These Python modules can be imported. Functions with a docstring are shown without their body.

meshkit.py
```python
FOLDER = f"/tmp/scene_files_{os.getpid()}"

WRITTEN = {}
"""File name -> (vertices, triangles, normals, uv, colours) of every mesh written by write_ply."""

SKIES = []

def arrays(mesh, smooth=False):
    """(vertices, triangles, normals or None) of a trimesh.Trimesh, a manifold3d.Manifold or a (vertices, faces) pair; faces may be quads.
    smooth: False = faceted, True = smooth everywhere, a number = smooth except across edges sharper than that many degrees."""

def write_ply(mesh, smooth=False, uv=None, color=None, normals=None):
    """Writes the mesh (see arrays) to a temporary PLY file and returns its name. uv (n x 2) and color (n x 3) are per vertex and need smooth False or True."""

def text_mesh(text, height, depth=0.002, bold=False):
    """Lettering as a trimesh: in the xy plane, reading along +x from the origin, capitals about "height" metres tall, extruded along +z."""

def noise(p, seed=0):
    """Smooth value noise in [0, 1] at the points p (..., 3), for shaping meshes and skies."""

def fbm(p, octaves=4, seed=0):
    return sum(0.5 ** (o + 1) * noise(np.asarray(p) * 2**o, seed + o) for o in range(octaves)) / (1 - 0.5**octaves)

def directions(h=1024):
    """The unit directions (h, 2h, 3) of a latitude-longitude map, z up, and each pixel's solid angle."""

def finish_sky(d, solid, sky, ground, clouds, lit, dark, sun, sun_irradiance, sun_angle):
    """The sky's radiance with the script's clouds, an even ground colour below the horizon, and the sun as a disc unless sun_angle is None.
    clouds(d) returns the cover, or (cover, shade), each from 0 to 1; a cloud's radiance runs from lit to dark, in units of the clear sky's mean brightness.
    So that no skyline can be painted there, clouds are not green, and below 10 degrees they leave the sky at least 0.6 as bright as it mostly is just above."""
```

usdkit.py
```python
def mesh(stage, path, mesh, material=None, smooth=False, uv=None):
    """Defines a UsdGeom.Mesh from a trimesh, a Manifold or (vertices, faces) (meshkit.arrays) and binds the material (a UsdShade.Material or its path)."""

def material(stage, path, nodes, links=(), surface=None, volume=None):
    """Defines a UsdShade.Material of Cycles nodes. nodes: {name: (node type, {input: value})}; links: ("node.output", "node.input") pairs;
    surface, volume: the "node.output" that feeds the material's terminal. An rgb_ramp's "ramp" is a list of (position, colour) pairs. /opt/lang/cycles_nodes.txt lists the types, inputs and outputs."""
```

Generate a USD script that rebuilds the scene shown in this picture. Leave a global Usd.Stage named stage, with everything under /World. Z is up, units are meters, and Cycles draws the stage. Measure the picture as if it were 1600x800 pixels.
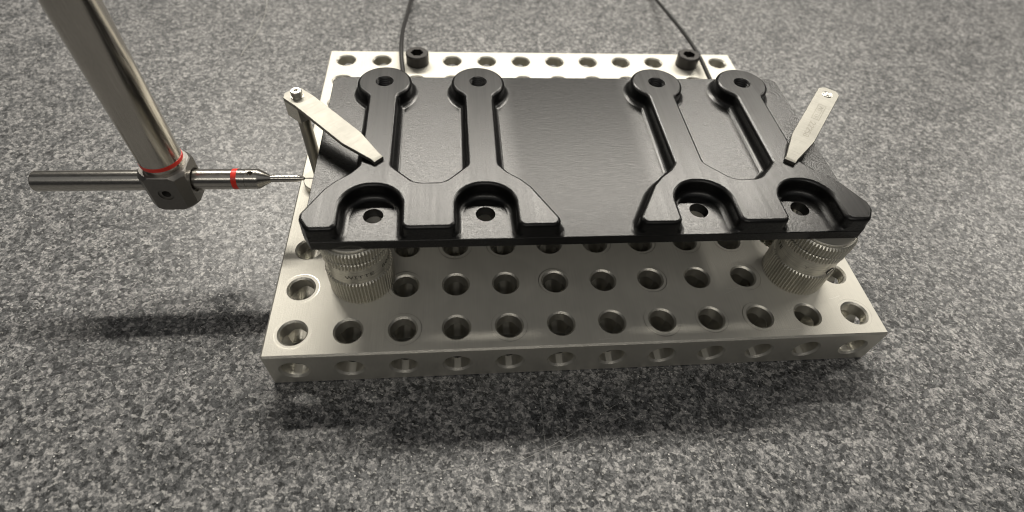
import math, random
import numpy as np, trimesh
import manifold3d as m3
import shapely
from shapely.geometry import Polygon, Point, LineString, box as sbox
from shapely.ops import unary_union
from shapely import affinity
import usdkit, meshkit
from pxr import Usd, UsdGeom, UsdLux, UsdShade, Gf, Sdf, Vt

PI = math.pi
MM = 0.001                                      # geometry below is written in millimetres
stage = Usd.Stage.CreateInMemory()
UsdGeom.SetStageUpAxis(stage, UsdGeom.Tokens.z)
UsdGeom.SetStageMetersPerUnit(stage, 1.0)
UsdGeom.Xform.Define(stage, '/World')

# ------------------------------------------------------------------ camera
CAM = np.array([90.15528536, -126.94787369, 225.60487723]) * MM
ROT = np.array([[0.99544404, -0.07659935, 0.0567777], [-0.02394578, -0.77723653, -0.62875271], [0.09229175, 0.62452855, -0.77552971]])
cam = UsdGeom.Camera.Define(stage, '/World/camera')
R = ROT.copy(); R[1] *= -1; R[2] *= -1           # camera axes: right, up, back
u, s_, vt = np.linalg.svd(R); R = u @ vt
m = np.eye(4); m[:3, :3] = R; m[3, :3] = CAM
cam.AddTransformOp().Set(Gf.Matrix4d(*m.ravel().tolist()))
cam.CreateHorizontalApertureAttr(36.0)
cam.CreateVerticalApertureAttr(18.0)
cam.CreateFocalLengthAttr(36.0 * 867.175 / 1600)
cam.CreateClippingRangeAttr(Gf.Vec2f(0.01, 50))
cam.CreateFStopAttr(6.5)
cam.CreateFocusDistanceAttr(0.285)
cam.CreateExposureAttr(0.0)

# ------------------------------------------------------------------ light: ceiling lamp behind the table, further lamps out of view, a fill panel, soft bounce of the room
def strip_lamp(name, centre, size, intensity, aim, color=(1.0, 0.945, 0.85)):
    l = UsdLux.RectLight.Define(stage, '/World/' + name)
    l.CreateWidthAttr(size[0]); l.CreateHeightAttr(size[1])
    l.CreateIntensityAttr(intensity); l.CreateColorAttr(Gf.Vec3f(*color)); l.CreateNormalizeAttr(False)
    c, t = np.array(centre, float), np.array(aim, float)
    z = c - t; z /= np.linalg.norm(z); y = np.array([0, 1.0, 0]) if abs(z[0]) > 0.6 else np.cross(z, [1.0, 0, 0]); y -= z * (y @ z); y /= np.linalg.norm(y); x = np.cross(y, z)
    mm = np.eye(4); mm[0, :3], mm[1, :3], mm[2, :3], mm[3, :3] = x, y, z, c
    l.AddTransformOp().Set(Gf.Matrix4d(*mm.ravel().tolist()))
strip_lamp('ceiling_lamp', (0.30, 1.47, 1.50), (2.4, 0.08), 120.0, (0.30, 0.05, 0))
strip_lamp('ceiling_lamp_001', (0.10, 3.90, 1.90), (4.20, 0.30), 0.4, (0.15, 0.1, 0))  # out of view far behind, placed for sheen on plate back and granite
strip_lamp('ceiling_lamp_002', (-2.3, 1.20, 1.45), (0.12, 1.2), 7.0, (0.1, 0.1, 0))  # out of view at the left, placed to shine in under the part
strip_lamp('ceiling_lamp_003', (2.6, 1.20, 1.45), (0.12, 1.0), 30.0, (0.2, 0.1, 0))  # out of view at the right, placed to brighten the plate beside the support
strip_lamp('bounce_fill_panel', (0.1, -1.35, 2.2), (5.0, 2.6), 0.20, (0.1, -1.3501, 0), (1.0, 0.98, 0.94))  # added soft fill standing in for ceiling bounce, lifts the shaded plate
strip_lamp('ceiling_lamp_004', (0.0, -1.75, 1.95), (2.6, 0.16), 8.0, (0.15, 0.1, 0))  # out of view in front, placed to light the supports and front faces
usdkit.material(stage, '/World/Looks/room_bounce', {'b': ('background_shader', {'color': (0.98, 0.97, 1.0), 'strength': 0.03})}, surface='b.background')
dome = UsdLux.DomeLight.Define(stage, '/World/room_light')
UsdShade.MaterialBindingAPI.Apply(dome.GetPrim()).Bind(UsdShade.Material.Get(stage, '/World/Looks/room_bounce'))

# ------------------------------------------------------------------ materials
def mat(name, nodes, links, surface='p.BSDF'):
    return usdkit.material(stage, '/World/Looks/' + name, nodes, links, surface=surface)

def metal(name, color, rough, brush=(1, 1, 1), bscale=1500, bstr=0.08, var=0.12, metallic=1.0, rvar=0.1, spot=60, aniso=0.0, spec=0.5):
    d = tuple(color)
    lo, hi = tuple(c * (1 - var) for c in d), tuple(min(1, c * (1 + var * 0.6)) for c in d)
    nodes = {'tc': ('texture_coordinate', {}),
             'mp': ('mapping', {'mapping_type': 'point', 'scale': brush}),
             'n': ('noise_texture', {'scale': bscale, 'detail': 4, 'roughness': 0.65}),
             'n2': ('noise_texture', {'scale': spot, 'detail': 5, 'roughness': 0.6}),
             'r': ('rgb_ramp', {'ramp': [(0.3, lo), (0.7, hi)]}),
             'av': ('math', {'math_type': 'multiply_add', 'value2': 0.5}),
             'hf': ('math', {'math_type': 'multiply', 'value2': 0.5}),
             'mr': ('map_range', {'from_min': 0.3, 'from_max': 0.7, 'to_min': rough - rvar / 2, 'to_max': rough + rvar / 2}),
             'b': ('bump', {'strength': bstr, 'distance': 0.0004}),
             'p': ('principled_bsdf', {'metallic': metallic, 'roughness': rough, 'anisotropic': aniso, 'specular_ior_level': spec})}
    links = [('tc.object', 'mp.vector'), ('mp.vector', 'n.vector'), ('tc.object', 'n2.vector'),
             ('n2.fac', 'hf.value1'), ('n.fac', 'av.value1'), ('hf.value', 'av.value3'), ('av.value', 'r.fac'), ('r.color', 'p.base_color'),
             ('n.fac', 'mr.value'), ('mr.result', 'p.roughness'), ('n.fac', 'b.height'), ('b.normal', 'p.normal')]
    return mat(name, nodes, links)

def granite():
    g = lambda v, w=0.0: (v * (1 + w), v, v * (1 - w))
    nodes = {
        'g0': ('geometry', {}), 'tc': ('mapping', {'mapping_type': 'point', 'scale': (1.32, 1.32, 1.32), 'rotation': (0.2, 0.1, 0.4)}),
        'w': ('noise_texture', {'scale': 260, 'detail': 4, 'roughness': 0.6}),
        'ws': ('vector_math', {'math_type': 'scale', 'scale': 0.0045}),
        'wa': ('vector_math', {'math_type': 'add'}),
        'v1': ('voronoi_texture', {'feature': 'smooth_f1', 'smoothness': 0.12, 'scale': 340}),      # crystal grains of about 3 mm
        'v2': ('voronoi_texture', {'feature': 'f1', 'scale': 800}),
        's1': ('separate_xyz', {}), 's2': ('separate_xyz', {}), 's3': ('separate_xyz', {}), 's4': ('separate_xyz', {}),
        'nl': ('noise_texture', {'scale': 560, 'detail': 5, 'roughness': 0.72, 'distortion': 1.3}),
        'nm': ('noise_texture', {'scale': 210, 'detail': 5, 'roughness': 0.66, 'distortion': 1.8}),
        'nb': ('noise_texture', {'scale': 28, 'detail': 3}),
        'a1': ('math', {'math_type': 'multiply', 'value2': 0.27}),
        'a2': ('math', {'math_type': 'multiply_add', 'value2': 0.25}),
        'a3': ('math', {'math_type': 'multiply_add', 'value2': 0.55}),
        'a5': ('math', {'math_type': 'multiply_add', 'value2': 0.30}),
        'a4': ('math', {'math_type': 'multiply_add', 'value2': 0.17}),
        'r': ('rgb_ramp', {'ramp': [(0.52, g(0.018, -0.03)), (0.63, g(0.047, -0.03)), (0.72, g(0.087, -0.025)), (0.81, g(0.141, -0.01)), (0.91, g(0.245, 0.015)), (1.0, g(0.40, 0.02))]}),
        # long pale flecks (mica and feldspar), two directions
        'm1': ('mapping', {'mapping_type': 'point', 'rotation': (0, 0, 0.7), 'scale': (1, 2.6, 1)}),
        'm2': ('mapping', {'mapping_type': 'point', 'rotation': (0, 0, -0.9), 'scale': (1, 2.2, 1)}),
        'f1': ('voronoi_texture', {'feature': 'f1', 'scale': 270}), 'f2': ('voronoi_texture', {'feature': 'f1', 'scale': 360}),
        'g1': ('voronoi_texture', {'feature': 'f1', 'scale': 430}), 's5': ('separate_xyz', {}), 'h5': ('math', {'math_type': 'greater_than', 'value2': 0.945}), 'd5': ('map_range', {'from_min': 0.13, 'from_max': 0.20, 'to_min': 1.0, 'to_max': 0.0, 'clamp': True}), 'k5': ('math', {'math_type': 'multiply'}), 'm5': ('mix', {'color2': (0.82, 0.81, 0.79)}),  # tiny near-white specks: crystal glints put into the colour
        'h1': ('math', {'math_type': 'greater_than', 'value2': 0.86}), 'd1': ('map_range', {'from_min': 0.30, 'from_max': 0.42, 'to_min': 1.0, 'to_max': 0.0, 'clamp': True}),
        'h2': ('math', {'math_type': 'greater_than', 'value2': 0.88}), 'd2': ('map_range', {'from_min': 0.26, 'from_max': 0.36, 'to_min': 1.0, 'to_max': 0.0, 'clamp': True}),
        'k1': ('math', {'math_type': 'multiply'}), 'k2': ('math', {'math_type': 'multiply'}),
        'km': ('math', {'math_type': 'maximum'}), 'kv': ('math', {'math_type': 'multiply'}), 'kw': ('map_range', {'from_min': 0.35, 'from_max': 0.7, 'to_min': 0.25, 'to_max': 1.0, 'clamp': True}),
        'mx': ('mix', {'color2': (0.52, 0.51, 0.485)}),
        'rr': ('map_range', {'from_min': 0.0, 'from_max': 1.0, 'to_min': 0.30, 'to_max': 0.48}),
        'b': ('bump', {'strength': 0.04, 'distance': 0.0003}),
        'p': ('principled_bsdf', {'specular_ior_level': 0.45}),
    }
    links = [('g0.position', 'tc.vector'), ('tc.vector', 'w.vector'), ('w.color', 'ws.vector1'), ('ws.vector', 'wa.vector1'), ('tc.vector', 'wa.vector2'),
             ('wa.vector', 'v1.vector'), ('wa.vector', 'v2.vector'), ('tc.vector', 'nl.vector'), ('tc.vector', 'nm.vector'), ('tc.vector', 'nb.vector'),
             ('v1.color', 's1.vector'), ('v2.color', 's2.vector'),
             ('s1.x', 'a1.value1'), ('s2.x', 'a2.value1'), ('a1.value', 'a2.value3'), ('nl.fac', 'a3.value1'), ('a2.value', 'a3.value3'),
             ('nm.fac', 'a5.value1'), ('a3.value', 'a5.value3'), ('nb.fac', 'a4.value1'), ('a5.value', 'a4.value3'), ('a4.value', 'r.fac'),
             ('wa.vector', 'm1.vector'), ('wa.vector', 'm2.vector'), ('m1.vector', 'f1.vector'), ('m2.vector', 'f2.vector'), ('f1.color', 's3.vector'), ('f2.color', 's4.vector'),
             ('s3.x', 'h1.value1'), ('f1.distance', 'd1.value'), ('h1.value', 'k1.value1'), ('d1.result', 'k1.value2'),
             ('s4.x', 'h2.value1'), ('f2.distance', 'd2.value'), ('h2.value', 'k2.value1'), ('d2.result', 'k2.value2'),
             ('k1.value', 'km.value1'), ('k2.value', 'km.value2'), ('nl.fac', 'kw.value'), ('km.value', 'kv.value1'), ('kw.result', 'kv.value2'), ('kv.value', 'mx.fac'),
             ('r.color', 'mx.color1'), ('mx.color', 'm5.color1'), ('tc.vector', 'g1.vector'), ('g1.color', 's5.vector'), ('s5.x', 'h5.value1'), ('g1.distance', 'd5.value'), ('h5.value', 'k5.value1'), ('d5.result', 'k5.value2'), ('k5.value', 'm5.fac'), ('m5.color', 'p.base_color'), ('s2.y', 'rr.value'), ('rr.result', 'p.roughness'), ('nl.fac', 'b.height'), ('b.normal', 'p.normal')]
    return mat('granite', nodes, links)

def black_machined():
    nodes = {
        'tc': ('geometry', {}),
        'sz': ('separate_xyz', {}), 'nz': ('separate_xyz', {}),
        'top': ('math', {'math_type': 'greater_than', 'value2': 0.0499}),                      # the uppermost faces: lengthwise passes
        'flat': ('map_range', {'from_min': 0.97, 'from_max': 0.995, 'to_min': 0.0, 'to_max': 1.0, 'clamp': True}),
        'ex': ('math', {'math_type': 'subtract', 'value2': 0.1515}), 'ea': ('math', {'math_type': 'absolute'}),
        'em': ('map_range', {'from_min': 0.085, 'from_max': 0.118, 'to_min': 0.08, 'to_max': 1.0, 'clamp': True}),      # cutter sweeps show at the two ends
        'pk': ('map_range', {'from_min': 0.030, 'from_max': 0.040, 'to_min': 0.0, 'to_max': 1.0, 'clamp': True}),       # end-milled pockets, face-milled middle
        # cutter sweeps
        'dw': ('noise_texture', {'scale': 60, 'detail': 2}),
        'v': ('voronoi_texture', {'feature': 'f1', 'scale': 46, 'randomness': 0.9}),
        'f': ('math', {'math_type': 'multiply', 'value2': 150.0}), 'fa': ('math', {'math_type': 'multiply_add', 'value2': 6.0}), 's': ('math', {'math_type': 'sine'}),
        'msk': ('noise_texture', {'scale': 26, 'detail': 2}), 'mr': ('map_range', {'from_min': 0.38, 'from_max': 0.60, 'to_min': 0.0, 'to_max': 0.22, 'clamp': True}),
        'e2': ('math', {'math_type': 'multiply'}), 'sm': ('math', {'math_type': 'multiply'}),
        # cross-grain of the middle, hammered look of the pockets
        'mp': ('mapping', {'mapping_type': 'point', 'scale': (0.22, 1.0, 1.0), 'rotation': (0, 0, 0.08)}),
        'n': ('noise_texture', {'scale': 1300, 'detail': 4, 'roughness': 0.7, 'distortion': 0.5}),
        'mq': ('mapping', {'mapping_type': 'point', 'scale': (0.6, 1.0, 1.0)}),
        'n3': ('noise_texture', {'scale': 1000, 'detail': 3, 'roughness': 0.65, 'distortion': 1.5}),
        'nh': ('map_range', {'from_min': 0.0, 'from_max': 1.0, 'to_min': 0.22, 'to_max': 0.78}), 'tx': ('mix_float', {}),
        'fx': ('math', {'math_type': 'add'}), 'ff': ('math', {'math_type': 'multiply'}),
        # lengthwise lines on the top faces
        'mt': ('mapping', {'mapping_type': 'point', 'scale': (1.0, 0.02, 0.02)}),
        'nt': ('noise_texture', {'scale': 330, 'detail': 5, 'roughness': 0.75}),
        'ng': ('noise_texture', {'scale': 1400, 'detail': 2}),
        'nn': ('math', {'math_type': 'multiply_add', 'value2': 0.22}),
        'nq': ('math', {'math_type': 'multiply', 'value2': 0.45}),
        'pw': ('mapping', {'mapping_type': 'point', 'location': (0.0031, 0, 0)}), 'pass': ('wave_texture', {'wave_type': 'bands', 'bands_direction': 'x', 'profile': 'saw', 'scale': 24.0, 'distortion': 0.0}), 'n5': ('math', {'math_type': 'multiply_add', 'value2': 0.35}),   # steps between cutter passes
        'hh': ('mix_float', {'use_clamp': False}),
        'b': ('bump', {'strength': 0.17, 'distance': 0.0005}),
        'rt': ('map_range', {'from_min': 0.3, 'from_max': 0.7, 'to_min': 0.265, 'to_max': 0.33}),
        'rf': ('map_range', {'from_min': 0.3, 'from_max': 0.7, 'to_min': 0.25, 'to_max': 0.36}),
        'rr': ('mix_float', {}),
        'mid': ('mix_float', {'a': 0.26, 'b': 0.50}), 'sp': ('mix_float', {'b': 0.35}),
        'r': ('rgb_ramp', {'ramp': [(0.3, (0.0035, 0.0035, 0.0035)), (0.7, (0.0065, 0.0063, 0.006))]}),
        'p': ('principled_bsdf', {}),
    }
    links = [('tc.position', 'sz.vector'), ('tc.true_normal', 'nz.vector'), ('nz.z', 'flat.value'), ('sz.z', 'top.value1'),
             ('sz.x', 'ex.value1'), ('ex.value', 'ea.value1'), ('ea.value', 'em.value'), ('ea.value', 'pk.value'),
             ('tc.position', 'dw.vector'), ('tc.position', 'v.vector'), ('v.distance', 'f.value1'), ('dw.fac', 'fa.value1'), ('f.value', 'fa.value3'), ('fa.value', 's.value1'),
             ('tc.position', 'msk.vector'), ('msk.fac', 'mr.value'), ('mr.result', 'e2.value1'), ('em.result', 'e2.value2'), ('e2.value', 'sm.value1'), ('s.value', 'sm.value2'),
             ('tc.position', 'mp.vector'), ('mp.vector', 'n.vector'), ('tc.position', 'mq.vector'), ('mq.vector', 'n3.vector'),
             ('pk.result', 'tx.fac'), ('n.fac', 'nh.value'), ('nh.result', 'tx.a'), ('n3.fac', 'tx.b'), ('tx.result', 'fx.value1'), ('sm.value', 'fx.value2'), ('fx.value', 'ff.value1'), ('flat.result', 'ff.value2'),
             ('tc.position', 'mt.vector'), ('mt.vector', 'nt.vector'), ('tc.position', 'ng.vector'), ('nt.fac', 'nn.value1'), ('ng.fac', 'nq.value1'), ('nq.value', 'nn.value3'),
             ('tc.position', 'pw.vector'), ('pw.vector', 'pass.vector'), ('pass.fac', 'n5.value1'), ('nn.value', 'n5.value3'), ('top.value', 'hh.fac'), ('ff.value', 'hh.a'), ('n5.value', 'hh.b'), ('hh.result', 'b.height'), ('b.normal', 'p.normal'),
             ('nt.fac', 'rt.value'), ('tx.result', 'rf.value'), ('top.value', 'rr.fac'), ('rf.result', 'rr.a'), ('rt.result', 'rr.b'), ('rr.result', 'p.roughness'),
             ('pk.result', 'mid.fac'), ('mid.result', 'sp.a'), ('top.value', 'sp.fac'), ('sp.result', 'p.specular_ior_level'),
             ('tx.result', 'r.fac'), ('r.color', 'p.base_color')]
    return mat('black_machined', nodes, links)

def plain(name, color, rough, metallic=0.0, spec=0.5, var=0.15, scale=400, bstr=0.05):
    lo, hi = tuple(c * (1 - var) for c in color), tuple(min(1, c * (1 + var)) for c in color)
    return mat(name, {'tc': ('texture_coordinate', {}), 'n': ('noise_texture', {'scale': scale, 'detail': 4}),
                      'r': ('rgb_ramp', {'ramp': [(0.3, lo), (0.7, hi)]}), 'b': ('bump', {'strength': bstr, 'distance': 0.0003}),
                      'p': ('principled_bsdf', {'roughness': rough, 'metallic': metallic, 'specular_ior_level': spec})},
               [('tc.object', 'n.vector'), ('n.fac', 'r.fac'), ('r.color', 'p.base_color'), ('n.fac', 'b.height'), ('b.normal', 'p.normal')])

def milled_plate():
    nodes = {
        'tc': ('geometry', {}),
        'mp': ('mapping', {'mapping_type': 'point', 'scale': (1.0, 0.035, 0.3)}),
        'n': ('noise_texture', {'scale': 1150, 'detail': 5, 'roughness': 0.7}),            # grain of the milling passes, along y
        'n2': ('noise_texture', {'scale': 45, 'detail': 6, 'roughness': 0.62, 'distortion': 0.6}),   # handling marks
        'n3': ('noise_texture', {'scale': 1500, 'detail': 3}),
        'r': ('rgb_ramp', {'ramp': [(0.25, (0.55, 0.535, 0.483)), (0.75, (0.72, 0.70, 0.632))]}),
        'c1': ('math', {'math_type': 'multiply', 'value2': 0.55}), 'c2': ('math', {'math_type': 'multiply_add', 'value2': 0.45}),
        'sx': ('separate_xyz', {}), 'ab': ('math', {'math_type': 'absolute'}), 'flat': ('math', {'math_type': 'greater_than', 'value2': 0.95}),
        'rf': ('map_range', {'from_min': 0.25, 'from_max': 0.75, 'to_min': 0.50, 'to_max': 0.66}),
        'rm': ('mix_float', {'a': 0.38}),                                                   # bores and chamfers are reamed brighter
        'mm': ('mix_float', {'a': 0.85, 'b': 0.42}),
        'hh': ('math', {'math_type': 'multiply_add', 'value2': 0.5}),
        'b': ('bump', {'strength': 0.24, 'distance': 0.0006}),
        'p': ('principled_bsdf', {'specular_ior_level': 0.2}),
    }
    links = [('tc.position', 'mp.vector'), ('mp.vector', 'n.vector'), ('tc.position', 'n2.vector'), ('tc.position', 'n3.vector'),
             ('n2.fac', 'c1.value1'), ('n.fac', 'c2.value1'), ('c1.value', 'c2.value3'), ('c2.value', 'r.fac'), ('r.color', 'p.base_color'),
             ('tc.true_normal', 'sx.vector'), ('sx.z', 'ab.value1'), ('ab.value', 'flat.value1'), ('c2.value', 'rf.value'), ('flat.value', 'rm.fac'), ('rf.result', 'rm.b'), ('rm.result', 'p.roughness'),
             ('flat.value', 'mm.fac'), ('mm.result', 'p.metallic'), ('n3.fac', 'hh.value1'), ('n.fac', 'hh.value3'), ('hh.value', 'b.height'), ('b.normal', 'p.normal')]
    return mat('milled_aluminium', nodes, links)

M = dict(
    granite=granite(),
    plate=milled_plate(),
    black=black_machined(),
    knurl=metal('nickel_knurl', (0.68, 0.66, 0.59), 0.36, bscale=1500, bstr=0.05, var=0.10, metallic=0.8),
    cap=metal('nickel_cap', (0.62, 0.60, 0.54), 0.45, metallic=0.5),
    sleeve=metal('nickel_sleeve', (0.68, 0.66, 0.59), 0.33, metallic=0.8, brush=(0.1, 0.1, 1.0), bscale=1500, bstr=0.05, var=0.08),
    spring=metal('spring_steel', (0.32, 0.312, 0.282), 0.55, brush=(1.0, 0.07, 1.0), bscale=950, bstr=0.22, var=0.30),
    post=metal('steel_post', (0.33, 0.315, 0.275), 0.40, brush=(1.0, 1.0, 0.05), bscale=1600, bstr=0.05),
    probe=metal('polished_steel', (0.56, 0.53, 0.48), 0.20, brush=(1.0, 1.0, 0.04), bscale=1400, bstr=0.012, rvar=0.06),
    probe_x=metal('turned_steel', (0.52, 0.50, 0.46), 0.24, brush=(0.3, 1.0, 1.0), bscale=900, bstr=0.004, rvar=0.04, var=0.05),
    knuckle=plain('dark_grey_titanium', (0.20, 0.192, 0.178), 0.42, metallic=0.85, scale=2500, bstr=0.10),
    red=plain('red_ring', (0.75, 0.035, 0.02), 0.35, spec=0.5, var=0.05),
    ink=plain('engraving', (0.012, 0.011, 0.010), 0.7, spec=0.2),
    etch=plain('etched_grey', (0.25, 0.238, 0.20), 0.6, metallic=0.5),
    oxide=plain('black_oxide', (0.030, 0.027, 0.025), 0.36, metallic=0.35, scale=900, bstr=0.08),
    cord=plain('grey_rubber', (0.012, 0.0115, 0.011), 0.45, spec=0.5, scale=900),
    thread=plain('black_thread', (0.012, 0.012, 0.012), 0.38, spec=0.6),
    wear=metal('rubbed_aluminium', (0.52, 0.50, 0.45), 0.40),
    mark=metal('bright_scratch', (0.86, 0.85, 0.80), 0.45, metallic=0.4),
    scratch=plain('scratched_stone', (0.34, 0.335, 0.32), 0.6),
    fibre=plain('pale_fibre', (0.55, 0.54, 0.50), 0.6),
    chrome=metal('bright_screw', (0.60, 0.585, 0.54), 0.32, bscale=900, bstr=0.03),
)

# ------------------------------------------------------------------ helpers
USED = {}
def numbered(parent, name):
    k = (parent, name); n = USED.get(k, 0); USED[k] = n + 1
    return f'{parent}/{name}' if n == 0 else f'{parent}/{name}_{n:03d}'

def cat(*ms):
    ms = [x for x in ms if x is not None]
    return trimesh.util.concatenate([to_tm(x) for x in ms]) if len(ms) > 1 else to_tm(ms[0])

def to_tm(x):
    if hasattr(x, 'to_mesh'):
        q = x.to_mesh(); return trimesh.Trimesh(np.array(q.vert_properties[:, :3]), np.array(q.tri_verts), process=False)
    if isinstance(x, (tuple, list)):
        return trimesh.Trimesh(*x, process=False)
    return x

def obj(name, mesh, material, parent='/World', smooth=30, normals=None):
    t = to_tm(mesh)
    path = numbered(str(parent), name)
    if normals is not None:
        g = usdkit.mesh(stage, path, trimesh.Trimesh(np.asarray(t.vertices) * MM, np.asarray(t.faces), process=False), material, smooth=False)
        g.CreateNormalsAttr(Vt.Vec3fArray.FromNumpy(np.asarray(normals, np.float32))); g.SetNormalsInterpolation('vertex')
        return g.GetPrim()
    t = trimesh.Trimesh(np.asarray(t.vertices) * MM, np.asarray(t.faces), process=False)
    t.merge_vertices(digits_vertex=8)
    t.update_faces(t.nondegenerate_faces(height=1e-12))
    return usdkit.mesh(stage, path, t, material, smooth=smooth).GetPrim()

def tag(p, label=None, category=None, group=None, kind=None):
    for k, v in (('label', label), ('category', category), ('group', group), ('kind', kind)):
        if v: p.SetCustomDataByKey(k, v)
    return p

def thing(name, label, category, loc=(0, 0, 0), rz=0.0, group=None):
    x = UsdGeom.Xform.Define(stage, numbered('/World', name))
    x.AddTranslateOp().Set(Gf.Vec3d(*(c * MM for c in loc)))
    if rz: x.AddRotateZOp().Set(math.degrees(rz))
    tag(x.GetPrim(), label, category, group)
    return x.GetPath()

def lathe(profile, n=64, caps=True):
    """profile: (radius, z) points from the bottom up, made into a closed surface of revolution about z."""
    pr = np.array(profile, float); a = np.arange(n) * 2 * PI / n
    v = [np.stack([r * np.cos(a), r * np.sin(a), np.full(n, z)], 1) for r, z in pr]
    f = []
    i = np.arange(n); j = (i + 1) % n
    for k in range(len(pr) - 1):
        A, B = k * n, (k + 1) * n
        f += [np.stack([A + i, A + j, B + j], 1), np.stack([A + i, B + j, B + i], 1)]
    v = np.vstack(v); nv = len(v)
    if caps:
        v = np.vstack([v, [[0, 0, pr[0, 1]], [0, 0, pr[-1, 1]]]])
        f += [np.stack([np.full(n, nv), j, i], 1), np.stack([np.full(n, nv + 1), (len(pr) - 1) * n + i, (len(pr) - 1) * n + j], 1)]
    return trimesh.Trimesh(v, np.vstack(f), process=False)

def knurled(r, z0, z1, teeth, depth, cb=0.0, ct=0.0, r_in=None, per=8):
    """Straight-knurled ring: tooth profile round the rim, cut by a chamfer at the foot and at the top."""
    n = teeth * per; a = np.arange(n) * 2 * PI / n
    ph = (np.arange(n) % per) / per
    tooth = np.clip(np.minimum(ph, 1 - ph) * 4.2 - 0.30, 0, 1)
    rt = r - depth * (1 - tooth)
    rows = []
    zs = ([(z0, r - cb), (z0 + cb * .5, r - cb * .45)] if cb else []) + [(z0 + cb, r)] + [(z1 - ct, r)] + ([(z1 - ct * .5, r - ct * .55), (z1, r - ct)] if ct else [])
    if not cb: zs[0] = (z0, r)
    rows = [(np.minimum(rt, lim), z) for z, lim in zs]
    v = np.vstack([np.stack([q * np.cos(a), q * np.sin(a), np.full(n, z)], 1) for q, z in rows])
    i = np.arange(n); j = (i + 1) % n; f = []
    for k in range(len(rows) - 1):
        A, B = k * n, (k + 1) * n
        f += [np.stack([A + i, A + j, B + j], 1), np.stack([A + i, B + j, B + i], 1)]
    nv = len(v); v = np.vstack([v, [[0, 0, z0], [0, 0, z1]]])
    f += [np.stack([np.full(n, nv), j, i], 1), np.stack([np.full(n, nv + 1), (len(rows) - 1) * n + i, (len(rows) - 1) * n + j], 1)]
    return trimesh.Trimesh(v, np.vstack(f), process=False)

def tube(points, r, n=10, closed_ends=True):
    P = np.array(points, float); T = np.gradient(P, axis=0); T /= np.linalg.norm(T, axis=1)[:, None]
    up = np.array([0, 0, 1.0]); v = []
    rr = np.broadcast_to(r, len(P))
    for p_, t, q in zip(P, T, rr):
        x = np.cross(t, up); x = x / np.linalg.norm(x) if np.linalg.norm(x) > 1e-6 else np.array([1.0, 0, 0]); y = np.cross(x, t)
        a = np.arange(n) * 2 * PI / n
        v.append(p_ + q * (np.cos(a)[:, None] * x + np.sin(a)[:, None] * y))
    i = np.arange(n); j = (i + 1) % n; f = []
    for k in range(len(P) - 1):
        A, B = k * n, (k + 1) * n
        f += [np.stack([A + i, B + j, A + j], 1), np.stack([A + i, B + i, B + j], 1)]
    nv = len(P) * n; v = np.vstack(v + [P[:1], P[-1:]])
    f += [np.stack([np.full(n, nv), i, j], 1), np.stack([np.full(n, nv + 1), nv - n + j, nv - n + i], 1)]
    return trimesh.Trimesh(v, np.vstack(f), process=False)

def spline(pts, n=60):
    from scipy.interpolate import CubicSpline
    P = np.array(pts, float); d = np.r_[0, np.cumsum(np.linalg.norm(np.diff(P, axis=0), axis=1))]
    return CubicSpline(d, P)(np.linspace(0, d[-1], n))

def triangulate(poly):
    vs, fs, o = [], [], 0
    for g in getattr(poly, 'geoms', [poly]):
        if g.geom_type != 'Polygon' or g.area < 1e-7: continue
        v, f = trimesh.creation.triangulate_polygon(g, engine='earcut')
        vs.append(v); fs.append(np.asarray(f) + o); o += len(v)
    return (np.vstack(vs), np.vstack(fs)) if vs else (np.zeros((0, 2)), np.zeros((0, 3), int))

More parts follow.
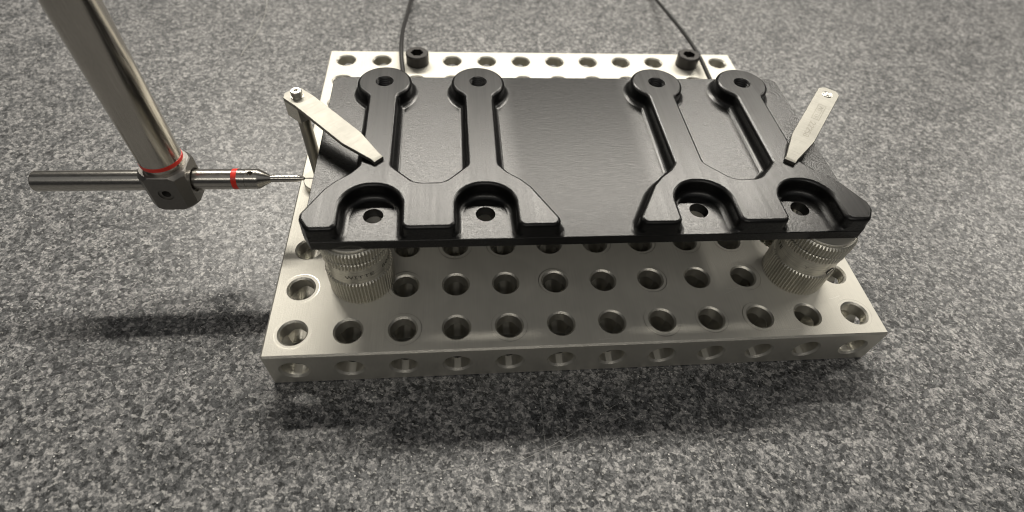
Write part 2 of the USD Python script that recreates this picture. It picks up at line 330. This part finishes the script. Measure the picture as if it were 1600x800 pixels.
def cyl(r, p0, p1, n=48, r2=None):
    p0, p1 = np.array(p0, float), np.array(p1, float); d = p1 - p0; L = np.linalg.norm(d)
    c = m3.Manifold.cylinder(L, r, r if r2 is None else r2, n)
    T = trimesh.geometry.align_vectors([0, 0, 1], d / L); T[:3, 3] = p0
    return c.transform(T[:3, :])

def chamfer_box(x0, y0, z0, x1, y1, z1, c):
    P = []
    for x, sx in ((x0, 1), (x1, -1)):
        for y, sy in ((y0, 1), (y1, -1)):
            for z, sz in ((z0, 1), (z1, -1)):
                P += [(x, y + sy * c, z + sz * c), (x + sx * c, y, z + sz * c), (x + sx * c, y + sy * c, z)]
    return m3.Manifold.hull_points(np.array(P, float))

def ring_wall(circle, za, zb, inward=True):
    """Wall of a round hole along the closed ring of points 'circle' (n x 2), from za down to zb."""
    n = len(circle); i = np.arange(n); j = (i + 1) % n
    v = np.vstack([np.c_[circle, np.full(n, za)], np.c_[circle, np.full(n, zb)]])
    return trimesh.Trimesh(v, np.vstack([np.stack([i, n + j, n + i], 1), np.stack([i, j, n + j], 1)]), process=False)

def flat_line(pts, w, z):
    P = np.array(pts, float); T = np.gradient(P, axis=0); T /= np.linalg.norm(T, axis=1)[:, None]; N = np.stack([-T[:, 1], T[:, 0]], 1)
    n = len(P); v = np.vstack([np.c_[P + N * w / 2, np.full(n, z)], np.c_[P - N * w / 2, np.full(n, z)]])
    i = np.arange(n - 1)
    return trimesh.Trimesh(v, np.vstack([np.stack([i, n + i, n + i + 1], 1), np.stack([i, n + i + 1, i + 1], 1)]), process=False)

# ------------------------------------------------------------------ the table
def table():
    Z = -25.0
    v = np.array([[-2500, -2000, Z], [2800, -2000, Z], [2800, 3000, Z], [-2500, 3000, Z], [-2500, -2000, Z - 200], [2800, -2000, Z - 200], [2800, 3000, Z - 200], [-2500, 3000, Z - 200]], float)
    f = np.array([[0, 1, 2], [0, 2, 3], [4, 6, 5], [4, 7, 6], [0, 4, 5], [0, 5, 1], [1, 5, 6], [1, 6, 2], [2, 6, 7], [2, 7, 3], [3, 7, 4], [3, 4, 0]])
    tag(obj('granite_table', trimesh.Trimesh(v, f, process=False), M['granite'], smooth=False), 'grey speckled granite table top under everything', 'table top', kind='structure')
table()

# ------------------------------------------------------------------ the hole plate
def hole_plate():
    body = chamfer_box(0, 0, -25, 300, 250, 0, 0.9)
    xs, ys = [12.5 + 25 * i for i in range(12)], [12.5 + 25 * j for j in range(10)]
    cut = []
    for x in xs:
        cut.append(cyl(6.1, (x, -1, -12.5), (x, 251, -12.5), 48))
        for yy, d in ((0, 1), (250, -1)):
            cut.append(cyl(7.2, (x, yy - d * .1, -12.5), (x, yy + d * 1.0, -12.5), 48, 6.1))
        for y in ys:
            cut.append(cyl(6.1, (x, y, -26), (x, y, 1), 48))
            cut.append(cyl(6.1, (x, y, -0.85), (x, y, 0.1), 48, 7.05))
    for y in ys:
        cut.append(cyl(6.1, (-1, y, -12.5), (301, y, -12.5), 48))
        for xx, d in ((0, 1), (300, -1)):
            cut.append(cyl(7.2, (xx - d * .1, y, -12.5), (xx + d * 1.0, y, -12.5), 48, 6.1))
    body = body - m3.Manifold.batch_boolean(cut, m3.OpType.Add)
    t = thing('hole_plate', 'thick pale aluminium plate with a grid of round holes, lying on the granite', 'plate')
    obj('plate_body', body, M['plate'], t, smooth=28)
    # faint turned rings left round some of the holes by bolts
    rng = random.Random(4)
    wear = []
    for i in range(12):
        for j in (0, 1, 2, 8, 9):
            if rng.random() < 0.45:
                r = 8.2 + rng.random() * 1.0
                ring = Point(xs[i] + rng.uniform(-.3, .3), ys[j] + rng.uniform(-.3, .3)).buffer(r, 40).difference(Point(xs[i], ys[j]).buffer(r - 0.16, 40))
                v, f = triangulate(ring)
                wear.append(trimesh.Trimesh(np.c_[v, np.full(len(v), 0.012)], f, process=False))
    sc = []
    for k in range(16):
        x, y, a_, L_ = rng.uniform(8, 292), rng.choice([rng.uniform(2, 32), rng.uniform(2, 32), rng.uniform(225, 248)]), rng.uniform(-.5, .5), rng.uniform(4, 15)
        if any((x - px) ** 2 + (y - py) ** 2 < (8 + L_ / 2) ** 2 for px in xs for py in ys) and L_ > 9: continue
        q = np.linspace(-.5, .5, 7) * L_; P = np.c_[x + q * math.cos(a_), y + q * math.sin(a_) + 0.02 * q ** 2]
        P = P[[min((c[0] - px) ** 2 + (c[1] - py) ** 2 for px in xs for py in ys) > 55 and 1.2 < c[1] < 248.8 and 1.2 < c[0] < 298.8 for c in P]]
        if len(P) > 2: sc.append(flat_line(P, rng.uniform(.08, .15), 0.014))
    for w_ in sc: obj('scratch', w_, M['mark'], t, smooth=False)
    for w_ in wear: obj('wear_ring', w_, M['wear'], t, smooth=False)
hole_plate()

# ------------------------------------------------------------------ the black machined part
ZB, ZP, ZT = 37.0, 42.0, 50.0
HOLE_Y, BOSS_Y = 45.6, 137.0
def black_part():
    X0, X1, Y0, Y1 = 22.3, 280.8, 30.9, 153.0
    plate_o = Polygon([(X0 + 4, Y0), (X1 - 4, Y0), (X1, Y0 + 6.5), (X1, Y1 - 3), (X1 - 3, Y1), (X0 + 3, Y1), (X0, Y1 - 3), (X0, Y0 + 6.5)])
    plate_o = plate_o.buffer(-0.6).buffer(0.6, 6)
    W = []
    for cx in (76.9, 227.0):
        parts = []
        body = [(-59.5, 30.0), (-57.7, 35), (-46.7, 55.4), (-42, 61.0), (-36.5, 65.4), (-32.6, 70.5), (-32.6, 78), (-17.4, 78), (-17.4, 70.5), (-13.6, 66.6), (-7.6, 60.4), (-4.2, 59.2)]
        body = body + [(-x, y) for x, y in reversed(body)]
        parts.append(Polygon(body))
        for sx in (-1, 1):
            parts.append(sbox(cx * 0 + sx * 25 - 7.6, 60, sx * 25 + 7.6, BOSS_Y))
            parts.append(Point(sx * 25, BOSS_Y).buffer(14.4, 48))
        g = unary_union(parts)
        g = g.buffer(4.0, 16).buffer(-4.0, 16)                      # concave corners
        g = g.buffer(-3.0, 16).buffer(3.0, 16)                      # convex corners
        for sx in (-1, 1):
            pk = sbox(sx * 25 - 13.2, 20, sx * 25 + 13.2, 57.2).buffer(-12.6).buffer(12.6, 24)
            pk = unary_union([pk, sbox(sx * 25 - 13.2, 20, sx * 25 + 13.2, 40)])
            g = g.difference(pk)
        W.append(affinity.translate(g, cx, 0))
    wall = unary_union(W).intersection(plate_o.buffer(-0.05))
    wall = wall.buffer(-3.9, 24).buffer(3.9, 24).intersection(plate_o.buffer(-0.05))      # corners at the front edge
    wall = wall.simplify(0.01)
    # (offset outwards, height, slope of the surface normal) from the foot of the fillet to the flat top
    RF, RT = 3.4, 2.0
    prof = [(RF * (1 - math.sin(q)), ZP + RF * (1 - math.cos(q)), q) for q in np.linspace(PI / 2 * 0.10, PI / 2 * 0.97, 11)]
    prof += [(-RT * (1 - math.cos(q)), ZT - RT + RT * math.sin(q), PI / 2 - q) for q in np.linspace(PI / 2 * 0.03, PI / 2 * 0.86, 9)]
    prof[0] = (prof[0][0], ZP, prof[0][2]); prof[-1] = (prof[-1][0], ZT, prof[-1][2])
    polys = []
    for k, (d, z, q) in enumerate(prof):
        p_ = wall.buffer(d, 24).intersection(plate_o.buffer(-0.02 - 0.006 * k))
        if k: p_ = p_.intersection(polys[-1].buffer(-0.003))
        polys.append(p_)
    polys = [p_.simplify(0.004).segmentize(1.2) for p_ in polys]
    for k in range(1, len(polys)):
        if not polys[k - 1].contains(polys[k]): polys[k] = polys[k].intersection(polys[k - 1].buffer(-0.002))
    holes_p = [(cx + sx * 25, HOLE_Y) for cx in (76.9, 227.0) for sx in (-1, 1)]
    holes_b = [(cx + sx * 25, BOSS_Y) for cx in (76.9, 227.0) for sx in (-1, 1)]
    circ = lambda c, r, n=48: np.array(c) + r * np.stack([np.cos(np.arange(n) * 2 * PI / n), np.sin(np.arange(n) * 2 * PI / n)], 1)
    out = []                                                        # (vertices, faces, normals)
    flat = []
    def face(poly, z, flip=False):
        v, f = triangulate(poly)
        if flip: f = f[:, ::-1]
        out.append((np.c_[v, np.full(len(v), z)], f, np.tile([0, 0, -1.0 if flip else 1.0], (len(v), 1))))
    segs = np.vstack([np.c_[c[:-1], c[1:]] for c in (np.array(r.coords) for g in getattr(wall, 'geoms', [wall]) for r in [g.exterior, *g.interiors])])
    from scipy.spatial import cKDTree
    def outward(v, d):
        """Horizontal direction away from the wall line at the points v, which lie at the offset d from it."""
        A, B = segs[:, :2], segs[:, 2:]; AB = B - A; L2 = (AB ** 2).sum(1)
        k_ = seg_tree.nearest(shapely.points(v))
        tt = np.clip(((v - A[k_]) * AB[k_]).sum(-1) / L2[k_], 0, 1)
        w_ = (v - A[k_] - tt[:, None] * AB[k_]) * (1 if d > 0 else -1); l_ = np.linalg.norm(w_, axis=1)
        e = AB[k_] / np.sqrt(L2[k_])[:, None]; side = np.stack([e[:, 1], -e[:, 0]], 1)       # right of the segment
        res = np.where((l_ > 0.05)[:, None], w_ / np.maximum(l_, 1e-9)[:, None], side)
        return res
    from shapely.geometry.polygon import orient
    wl = [orient(g, 1.0) for g in getattr(wall, 'geoms', [wall])]
    segs = np.vstack([np.c_[c[:-1], c[1:]] for c in (np.array(r.coords) for g in wl for r in [g.exterior, *g.interiors])])
    segs = segs[((segs[:, :2] - segs[:, 2:]) ** 2).sum(1) > 1e-10]
    seg_tree = shapely.STRtree(shapely.linestrings(segs.reshape(-1, 2, 2)))
    def strip(k):
        v, f = triangulate(polys[k].difference(polys[k + 1]))
        p1 = np.vstack([np.array(r.coords) for g in getattr(polys[k + 1], 'geoms', [polys[k + 1]]) for r in [g.exterior, *g.interiors]])
        up = cKDTree(p1).query(v)[0] < 1e-7
        z = np.where(up, prof[k + 1][1], prof[k][1]); q = np.where(up, prof[k + 1][2], prof[k][2])
        o = np.where(up[:, None], outward(v, prof[k + 1][0]), outward(v, prof[k][0]))
        # where the part's own straight edge cuts the strip the face stands upright
        e_d = shapely.distance(shapely.points(v), plate_o.exterior); cutf = e_d < 0.25
        tri_cut = cutf[f].all(1)
        n = np.c_[o * np.sin(q)[:, None], np.cos(q)]
        V = np.c_[v, z]
        if (~tri_cut).any(): out.append((V, f[~tri_cut], n))
        if tri_cut.any():
            F = f[tri_cut]; fn = np.cross(V[F[:, 1]] - V[F[:, 0]], V[F[:, 2]] - V[F[:, 0]]); fn /= np.maximum(np.linalg.norm(fn, axis=1), 1e-12)[:, None]
            out.append((V[F].reshape(-1, 3), np.arange(len(F) * 3).reshape(-1, 3), np.repeat(fn, 3, 0)))
    def upright(t_):
        fn = t_.face_normals
        out.append((t_.vertices[t_.faces].reshape(-1, 3), np.arange(len(t_.faces) * 3).reshape(-1, 3), np.repeat(fn, 3, 0)))
    RP, RB = 4.45, 4.75
    rim_t = plate_o.buffer(-0.3)
    hp = unary_union([Polygon(circ(c, RP)) for c in holes_p])
    hb = unary_union([Polygon(circ(c, RB)) for c in holes_b])
    face(rim_t.difference(polys[0]).difference(hp), ZP)
    face(plate_o.difference(hp).difference(hb), ZB, flip=True)
    a = np.array(orient(plate_o, 1.0).exterior.coords)[:-1]; n_ = len(a); i = np.arange(n_); j = (i + 1) % n_
    upright(trimesh.Trimesh(np.vstack([np.c_[a, np.full(n_, ZB)], np.c_[a, np.full(n_, ZP - .3)]]), np.vstack([np.stack([i, j, n_ + j], 1), np.stack([i, n_ + j, n_ + i], 1)]), process=False))
    v, f = triangulate(plate_o.difference(rim_t))
    inner = cKDTree(np.array(rim_t.exterior.coords)).query(v)[0] < 1e-7
    upright(trimesh.Trimesh(np.c_[v, np.where(inner, ZP, ZP - .3)], f, process=False))
    for k in range(len(polys) - 1): strip(k)
    face(polys[-1].difference(hb), ZT)
    for c in holes_p:
        w = ring_wall(circ(c, RP), ZP, ZB); nn = np.c_[(np.array(c) - w.vertices[:, :2]) / RP, np.zeros(len(w.vertices))]
        out.append((w.vertices, w.faces, nn))
    o = 0; VV, FF, NN = [], [], []
    for v, f, n in out:
        VV.append(v); FF.append(np.asarray(f) + o); NN.append(n); o += len(v)
    t = thing('machined_part', 'matt black machined part with two raised twin-armed brackets, lying on the knurled supports', 'machined part')
    obj('body', trimesh.Trimesh(np.vstack(VV), np.vstack(FF), process=False), M['black'], t, normals=np.vstack(NN))
    # threaded bores in the four round bosses
    zs = np.linspace(ZT, ZB, 45); prof_t = []
    for c in holes_b:
        rr = [(RB, ZT), (4.25, ZT - .6)]
        z = ZT - .6
        while z > ZB + 1.6:
            rr += [(4.75, z - .62), (4.05, z - 1.25)]; z -= 1.25
        rr += [(RB, ZB)]
        q = lathe([(r, z_) for r, z_ in rr], 40, caps=False)
        # tilt the grooves into a helix
        ang = np.arctan2(q.vertices[:, 1], q.vertices[:, 0]) / (2 * PI)
        mid = (q.vertices[:, 2] < ZT - .61) & (q.vertices[:, 2] > ZB + .1)
        q.vertices[mid, 2] += ang[mid] * 1.25
        q.apply_translation([c[0], c[1], 0])
        obj('threaded_bore', q, M['thread'], t, smooth=30)

black_part()

# ------------------------------------------------------------------ knurled height supports
def wrap_text(text, height, r, z, azimuth, stretch=1.15, proud=0.03):
    t = meshkit.text_mesh(text, height, 0.05)
    v, f = trimesh.remesh.subdivide_to_size(t.vertices, t.faces, 0.8)
    w = v[:, 0].max()
    a = azimuth + (v[:, 0] - w / 2) * stretch / r
    rad = r + proud - 0.05 + v[:, 2]
    return trimesh.Trimesh(np.stack([rad * np.cos(a), rad * np.sin(a), z + v[:, 1]], 1), f, process=False)

def support(label, loc, texts, screw=None, turn=0.0):
    t = thing('knurled_support', label, 'support', loc, 0.0)
    rot = lambda q: q.apply_transform(trimesh.transformations.rotation_matrix(turn, [0, 0, 1]))
    obj('knurled_base', rot(knurled(15.75, 0.0, 15.4, 62, 1.0, cb=0.35, ct=1.15)), M['knurl'], t, smooth=24)
    obj('sleeve', lathe([(14.9, 15.3), (14.9, 25.2)], 96), M['sleeve'], t)
    obj('thin_ring', rot(knurled(15.45, 25.2, 29.2, 62, 0.9, ct=0.5)), M['knurl'], t, smooth=24)
    obj('neck', lathe([(14.1, 29.1), (14.1, 30.0)], 72), M['ink'], t)
    obj('knurled_ring', rot(knurled(15.75, 29.9, 36.3, 62, 1.0, cb=0.4, ct=1.2)), M['knurl'], t, smooth=24)
    obj('cap', lathe([(13.6, 36.2), (13.6, 36.75), (13.3, 36.97), (12.6, 36.97), (12.3, 36.8), (6.0, 36.8), (5.8, 36.97)], 96), M['cap'], t)
    for text, az, stretch, m_ in texts:
        obj('lettering', wrap_text(text, 2.1, 14.9, 19.0, az, stretch), M[m_], t)
    if screw is not None:
        s = cyl(1.9, (13.2, 0, 0), (15.1, 0, 0), 24) - cyl(0.9, (14.2, 0, 0), (16, 0, 0), 6)
        s = s.rotate([0, 0, math.degrees(screw)]).translate([0, 0, 17.6])
        rim = (cyl(2.3, (14.6, 0, 0), (15.25, 0, 0), 24) - cyl(1.95, (13, 0, 0), (16, 0, 0), 24)).rotate([0, 0, math.degrees(screw)]).translate([0, 0, 17.6])
        p_ = obj('set_screw', s, M['chrome'], t)
        obj('screw_rim', rim, M['oxide'], p_.GetPath())
LS, RS = (41.7, 42.9), (265.4, 39.9)
az_l = math.atan2(-126.9 - LS[1], 90.2 - LS[0]); az_r = math.atan2(-126.9 - RS[1], 90.2 - RS[0])
support('round knurled metal support lettered in black, under the left front corner of the black part', (*LS, 0), [('WITTE', az_l - 0.10, 1.45, 'ink'), ('802', az_l + 0.90, 1.3, 'ink')], turn=0.02)
support('round knurled support with a shiny set screw, under the right end of the black part', (*RS, 0), [('WITTE', az_r - 1.18, 1.45, 'ink'), ('Y', az_r + 0.30, 1.2, 'etch')], screw=az_r + 1.22, turn=0.05)

# ------------------------------------------------------------------ spring clamps
def clamp(label, foot, tip, text=None):
    d = np.array(tip, float) - np.array(foot, float); L = np.hypot(*d); rz = math.atan2(d[1], d[0])
    t = thing('spring_clamp', label, 'clamp', (*foot, 0), rz)
    ZA = 58.6; top0, topT = ZA, 52.3                     # heights of the arm's upper face at the bend and at the tip
    obj('foot_disc', lathe([(9.2, 0.004), (9.5, .4), (9.5, 3.6), (9.1, 4.0)], 72), M['plate'], t)
    obj('post', lathe([(3.1, 3.9), (3.1, ZA - 9)], 40), M['post'], t)
    # block: rear end with two cut corners
    prof = Polygon([(-6.3, -3.0), (-6.3, 3.0), (-3.6, 5.6), (6.5, 5.6), (6.5, -5.6), (-3.6, -5.6)]).buffer(-0.5).buffer(0.5, 4)
    blk = trimesh.creation.extrude_polygon(prof, 8.6, engine='earcut'); blk.apply_translation([0, 0, ZA - 10.0])
    obj('block', blk, M['knurl'], t, smooth=30)
    # spring arm: plan outline with a taper, bent down behind the block, lip at the tip
    x_b = 6.0
    pts = [(-6.3, 3.0), (-3.6, 5.6), (x_b, 5.6), (L * .68, 5.6), (L - 2.2, 2.75), (L, 2.75)]
    xs = sorted(set([-6.3, -3.6, x_b - .6, x_b, x_b + .6, L * .68, L - 4.2, L - 2.4, L - 1.5, L - .8, L - .25, L + .05]) | set(np.linspace(x_b + 2, L - 5, 14)))
    hw = lambda x: np.interp(x, [q[0] for q in pts], [q[1] for q in pts])
    def zt(x):
        if x <= x_b: return top0
        b = top0 + (topT - top0) * (x - x_b) / (L - 2.4 - x_b)
        if x > L - 4.2: b = topT + (L - 2.4 - x) * 0.05 if x <= L - 2.4 else topT - 0.05
        if x > L - 2.4: b = topT - 0.62 * ((x - L + 2.4) / 2.4) ** 1.6
        return b
    th = 1.8
    v, n = [], len(xs)
    c = 0.22
    for x in xs:
        z, w = zt(x), hw(x)
        tt = th if x < L - 1.5 else th + 0.0
        v += [(x, w - c, z), (x, w, z - c), (x, w, z - tt), (x, -w, z - tt), (x, -w, z - c), (x, -w + c, z)]
    v = np.array(v); f = []
    for k in range(n - 1):
        for a in range(6):
            b = (a + 1) % 6; A, B = k * 6, k * 6 + 6
            f += [(A + a, B + b, A + b), (A + a, B + a, B + b)]
    f += [(0, b, b + 1) for b in range(1, 5)] + [((n - 1) * 6, (n - 1) * 6 + b + 1, (n - 1) * 6 + b) for b in range(1, 5)]
    arm = trimesh.Trimesh(v, np.array(f), process=False); arm.fix_normals()
    pa = obj('spring_arm', arm, M['spring'], t, smooth=22)
    lip = trimesh.creation.box([1.6, 5.3, 0.5]); lip.apply_translation([L - 1.0, 0, ZT + 0.22])
    obj('dark_tip_block', lip, M['ink'], pa.GetPath())  # near-black block filling the gap under the arm tip
    if text: s = lathe([(2.9, ZA - 0.5), (2.9, ZA + .12), (2.5, ZA + .28), (1.9, ZA + .05), (1.5, ZA + .1), (1.1, ZA + .35), (0.6, ZA + .35), (0.45, ZA)], 40)
    else: s = lathe([(3.1, ZA - 0.3), (3.1, ZA + .35), (2.75, ZA + .4), (2.75, ZA + 3.0), (2.45, ZA + 3.3), (1.1, ZA + 3.3), (0.8, ZA + 2.6)], 40)
    obj('screw', s, M['chrome'], t, smooth=30)
    if text:
        slope = (topT - top0) / (L - 2.4 - x_b)
        def lay(mesh, x0, y0):
            q = mesh.copy(); v_ = q.vertices.copy()
            x, y = x0 + v_[:, 0], y0 + v_[:, 1]
            q.vertices = np.stack([x, y, top0 + slope * (x - x_b) - 0.03 + v_[:, 2]], 1); return q
        a = meshkit.text_mesh('WITTE', 2.3, 0.05); a.vertices[:, 0] *= 1.0
        wa = a.vertices[:, 0].max()
        bx = sbox(-1.0, -0.9, wa + 1.0, 3.2); fr = bx.difference(bx.buffer(-0.3))
        fr = trimesh.creation.extrude_polygon(fr, 0.05, engine='earcut')
        b = meshkit.text_mesh('22258', 2.9, 0.05)
        obj('lettering', cat(lay(a, 11.5, -0.6), lay(fr, 11.5, -0.6), lay(b, 11.5 + wa + 3.2, -0.9)), M['etch'], t, smooth=False)
clamp('pale spring clamp on a post at the left, pressing on the leftmost black arm', (12.7, 111.0), (53.6, 72.3))
clamp('pale spring clamp stamped with a boxed name and 22258, pressing on the rightmost black arm', (288.2, 113.5), (252.2, 68.8), text=True)

# ------------------------------------------------------------------ cap screws at the back of the plate
def cap_screw(label, x, y, h):
    t = thing('cap_screw', label, 'screw', (x, y, 0))
    head = to_tm(m3.Manifold.revolve(m3.CrossSection([[(0, 0.004), (7.6, 0.004), (8.0, .4), (8.0, h - .7), (7.3, h), (0, h)]]), 72) - m3.Manifold.cylinder(h, 4.62, 4.62, 6).translate([0, 0, h - 5]))
    obj('head', head, M['oxide'], t, smooth=30)
    obj('shank', lathe([(4.9, -22), (4.9, 0.2)], 32), M['oxide'], t)
cap_screw('black socket head screw at the back of the plate beside the left cord', 63.0, 234.8, 8.2)
cap_screw('black socket head screw at the back of the plate beside the right cord', 261.8, 234.8, 8.8)

# ------------------------------------------------------------------ cords running off the back
def cord(label, pts, r):
    tag(obj('rubber_cord', tube(spline(pts, 70), r, 14), M['cord'], smooth=60), label, 'cord')
cord('dark rubber cord running off the back past the left screw, behind the leftmost boss', [(55.5, 190, 9.0), (53.9, 214, 6.4), (51.7, 236, 5.0), (50.6, 259, 2.6), (49.9, 290, -4), (50.6, 325, -12), (51.4, 365, -19.5), (53, 400, -22.8), (55, 440, -23.4)], 1.55)
cord('dark rubber cord running off the back past the right screw, behind the rightmost boss', [(267, 185, 10.5), (268.6, 206, 8.0), (271.9, 233.4, 5.0), (273.3, 261.6, 2), (276.7, 313, -8), (277.9, 371, -18), (277, 410, -22.8), (275, 450, -23.5)], 1.45)

# ------------------------------------------------------------------ measuring probe
def probe():
    X, Y, Z = -49.5, 85.0, 28.5
    t = thing('measuring_probe', 'steel touch probe with two red rings, reaching in from the left towards the plate', 'probe', (X, Y, Z))
    a = 10.6
    cube = chamfer_box(-a, -a, -a, a, a, a, 0.5) ^ m3.Manifold.sphere(15.3, 96) ^ m3.Manifold.cylinder(2 * a, 13.4, 13.4, 8, True).rotate([0, 0, 22.5])
    cut = cyl(2.0, (0, -20, 0), (0, -4, 0), 32) + cyl(3.4, (0, -20, 0), (0, -a + .6, 0), 40)
    cut = cut + cyl(5.9, (a - 1.0, 0, 0), (20, 0, 0), 48)
    obj('knuckle', cube - cut, M['knuckle'], t, smooth=26)
    rot = trimesh.transformations.rotation_matrix(PI / 2, [0, 1, 0])
    lx = lambda prof, n=64: lathe(prof, n).apply_transform(rot)
    e = 5.0
    obj('stylus_body', lx([(e - .2, a - 2), (e, a - 1.4), (e, 28.9), ]), M['probe_x'], t)
    obj('red_ring', lx([(e - .2, 28.8), (e + .12, 29.0), (e + .12, 31.4), (e - .2, 31.6)]), M['red'], t)
    obj('stylus_body', lx([(e - .2, -a - 52), (e, -a - 51.6), (e, -a + 1.4), (e - .2, -a + 2)]), M['probe_x'], t)      # unseen twin on the other side, placed to cast the long shadow band
    nose = lx([(e, 31.5), (e, 34.9), (e - .25, 35.0), (e - .25, 35.3), (e, 35.4), (e, 40.6), (e - .15, 41.2), (1.75, 46.6)])
    nose_m = m3.Manifold(m3.Mesh(np.asarray(nose.vertices, np.float32), np.asarray(nose.faces, np.uint32)))
    hole = cyl(1.35, (37.9, 0, 1.0), (37.9, 0, 6), 24).rotate([14, 0, 0])
    if nose_m.status() == m3.Error.NoError and not nose_m.is_empty(): nose = nose_m - hole
    obj('nose_cone', nose, M['probe_x'], t, smooth=26)
    obj('shank', lx([(1.72, 46.4), (1.72, 59.2), (0.8, 62.6), (0.35, 63.0)], 32), M['probe_x'], t)
    obj('needle', lx([(0.27, 62.8), (0.27, 70.2)], 12), M['oxide'], t)
    tip = trimesh.creation.icosphere(2, 0.5); tip.apply_translation([70.4, 0, 0])
    obj('ball_tip', tip, M['red'], t)
    c = 9.4
    obj('lower_collar', lathe([(c - .3, a - .4), (c - .3, a + 2.4)], 72), M['probe'], t)
    obj('red_ring', lathe([(c - .3, a + 2.3), (c + .1, a + 2.5), (c + .1, a + 4.3), (c - .3, a + 4.5)], 72), M['red'], t)
    obj('column', lathe([(c - .1, a + 4.4), (c, a + 4.8), (c, a + 230), (c - .4, a + 230.4)], 96), M['probe'], t)
probe()

# ------------------------------------------------------------------ loose fibre and fine scratches on the granite
rng = random.Random(11)
sc = [flat_line(np.array([(126.9, -14), (126.8, -30), (126.6, -44), (125.6, -68)]), 0.16, -24.97)]
sc += [flat_line(np.array([(163, -19), (150, -27), (128, -38), (105, -47)]), 0.16, -24.97), flat_line(np.array([(171, -22), (140, -36), (96, -44), (60, -47)]), 0.12, -24.97),
       flat_line(np.array([(61, -38), (62, -50), (62.6, -70)]), 0.14, -24.97), flat_line(np.array([(205, -15), (206, -26), (206.5, -60)]), 0.14, -24.97)]
for k in range(40):
    x, y, a = rng.uniform(-140, 380), rng.uniform(-75, 330), rng.choice([1.5, 1.62, 0.45, 2.8]) + rng.uniform(-.12, .12)
    if -4 < x < 304 and -4 < y < 254: continue
    L = rng.uniform(4, 26); q = np.linspace(-.5, .5, 6)[:, None] * L
    sc.append(flat_line(np.array([x, y]) + q * [math.cos(a), math.sin(a)] + np.c_[np.zeros(6), 0.4 * np.sin(q[:, 0] * .2)], rng.uniform(.07, .14), -24.97))
tag(obj('scratches', cat(*sc), M['scratch'], '/World/granite_table', smooth=False), kind='stuff')
tag(obj('loose_fibre', tube(spline([(-76, 380, -24.5), (-70.8, 339, -24.2), (-72.2, 313, -24.4), (-75.6, 294, -24.5), (-77, 282, -24.5)], 40), 0.17, 6), M['fibre'], smooth=60), 'thin pale fibre lying on the granite behind the left clamp', 'fibre')
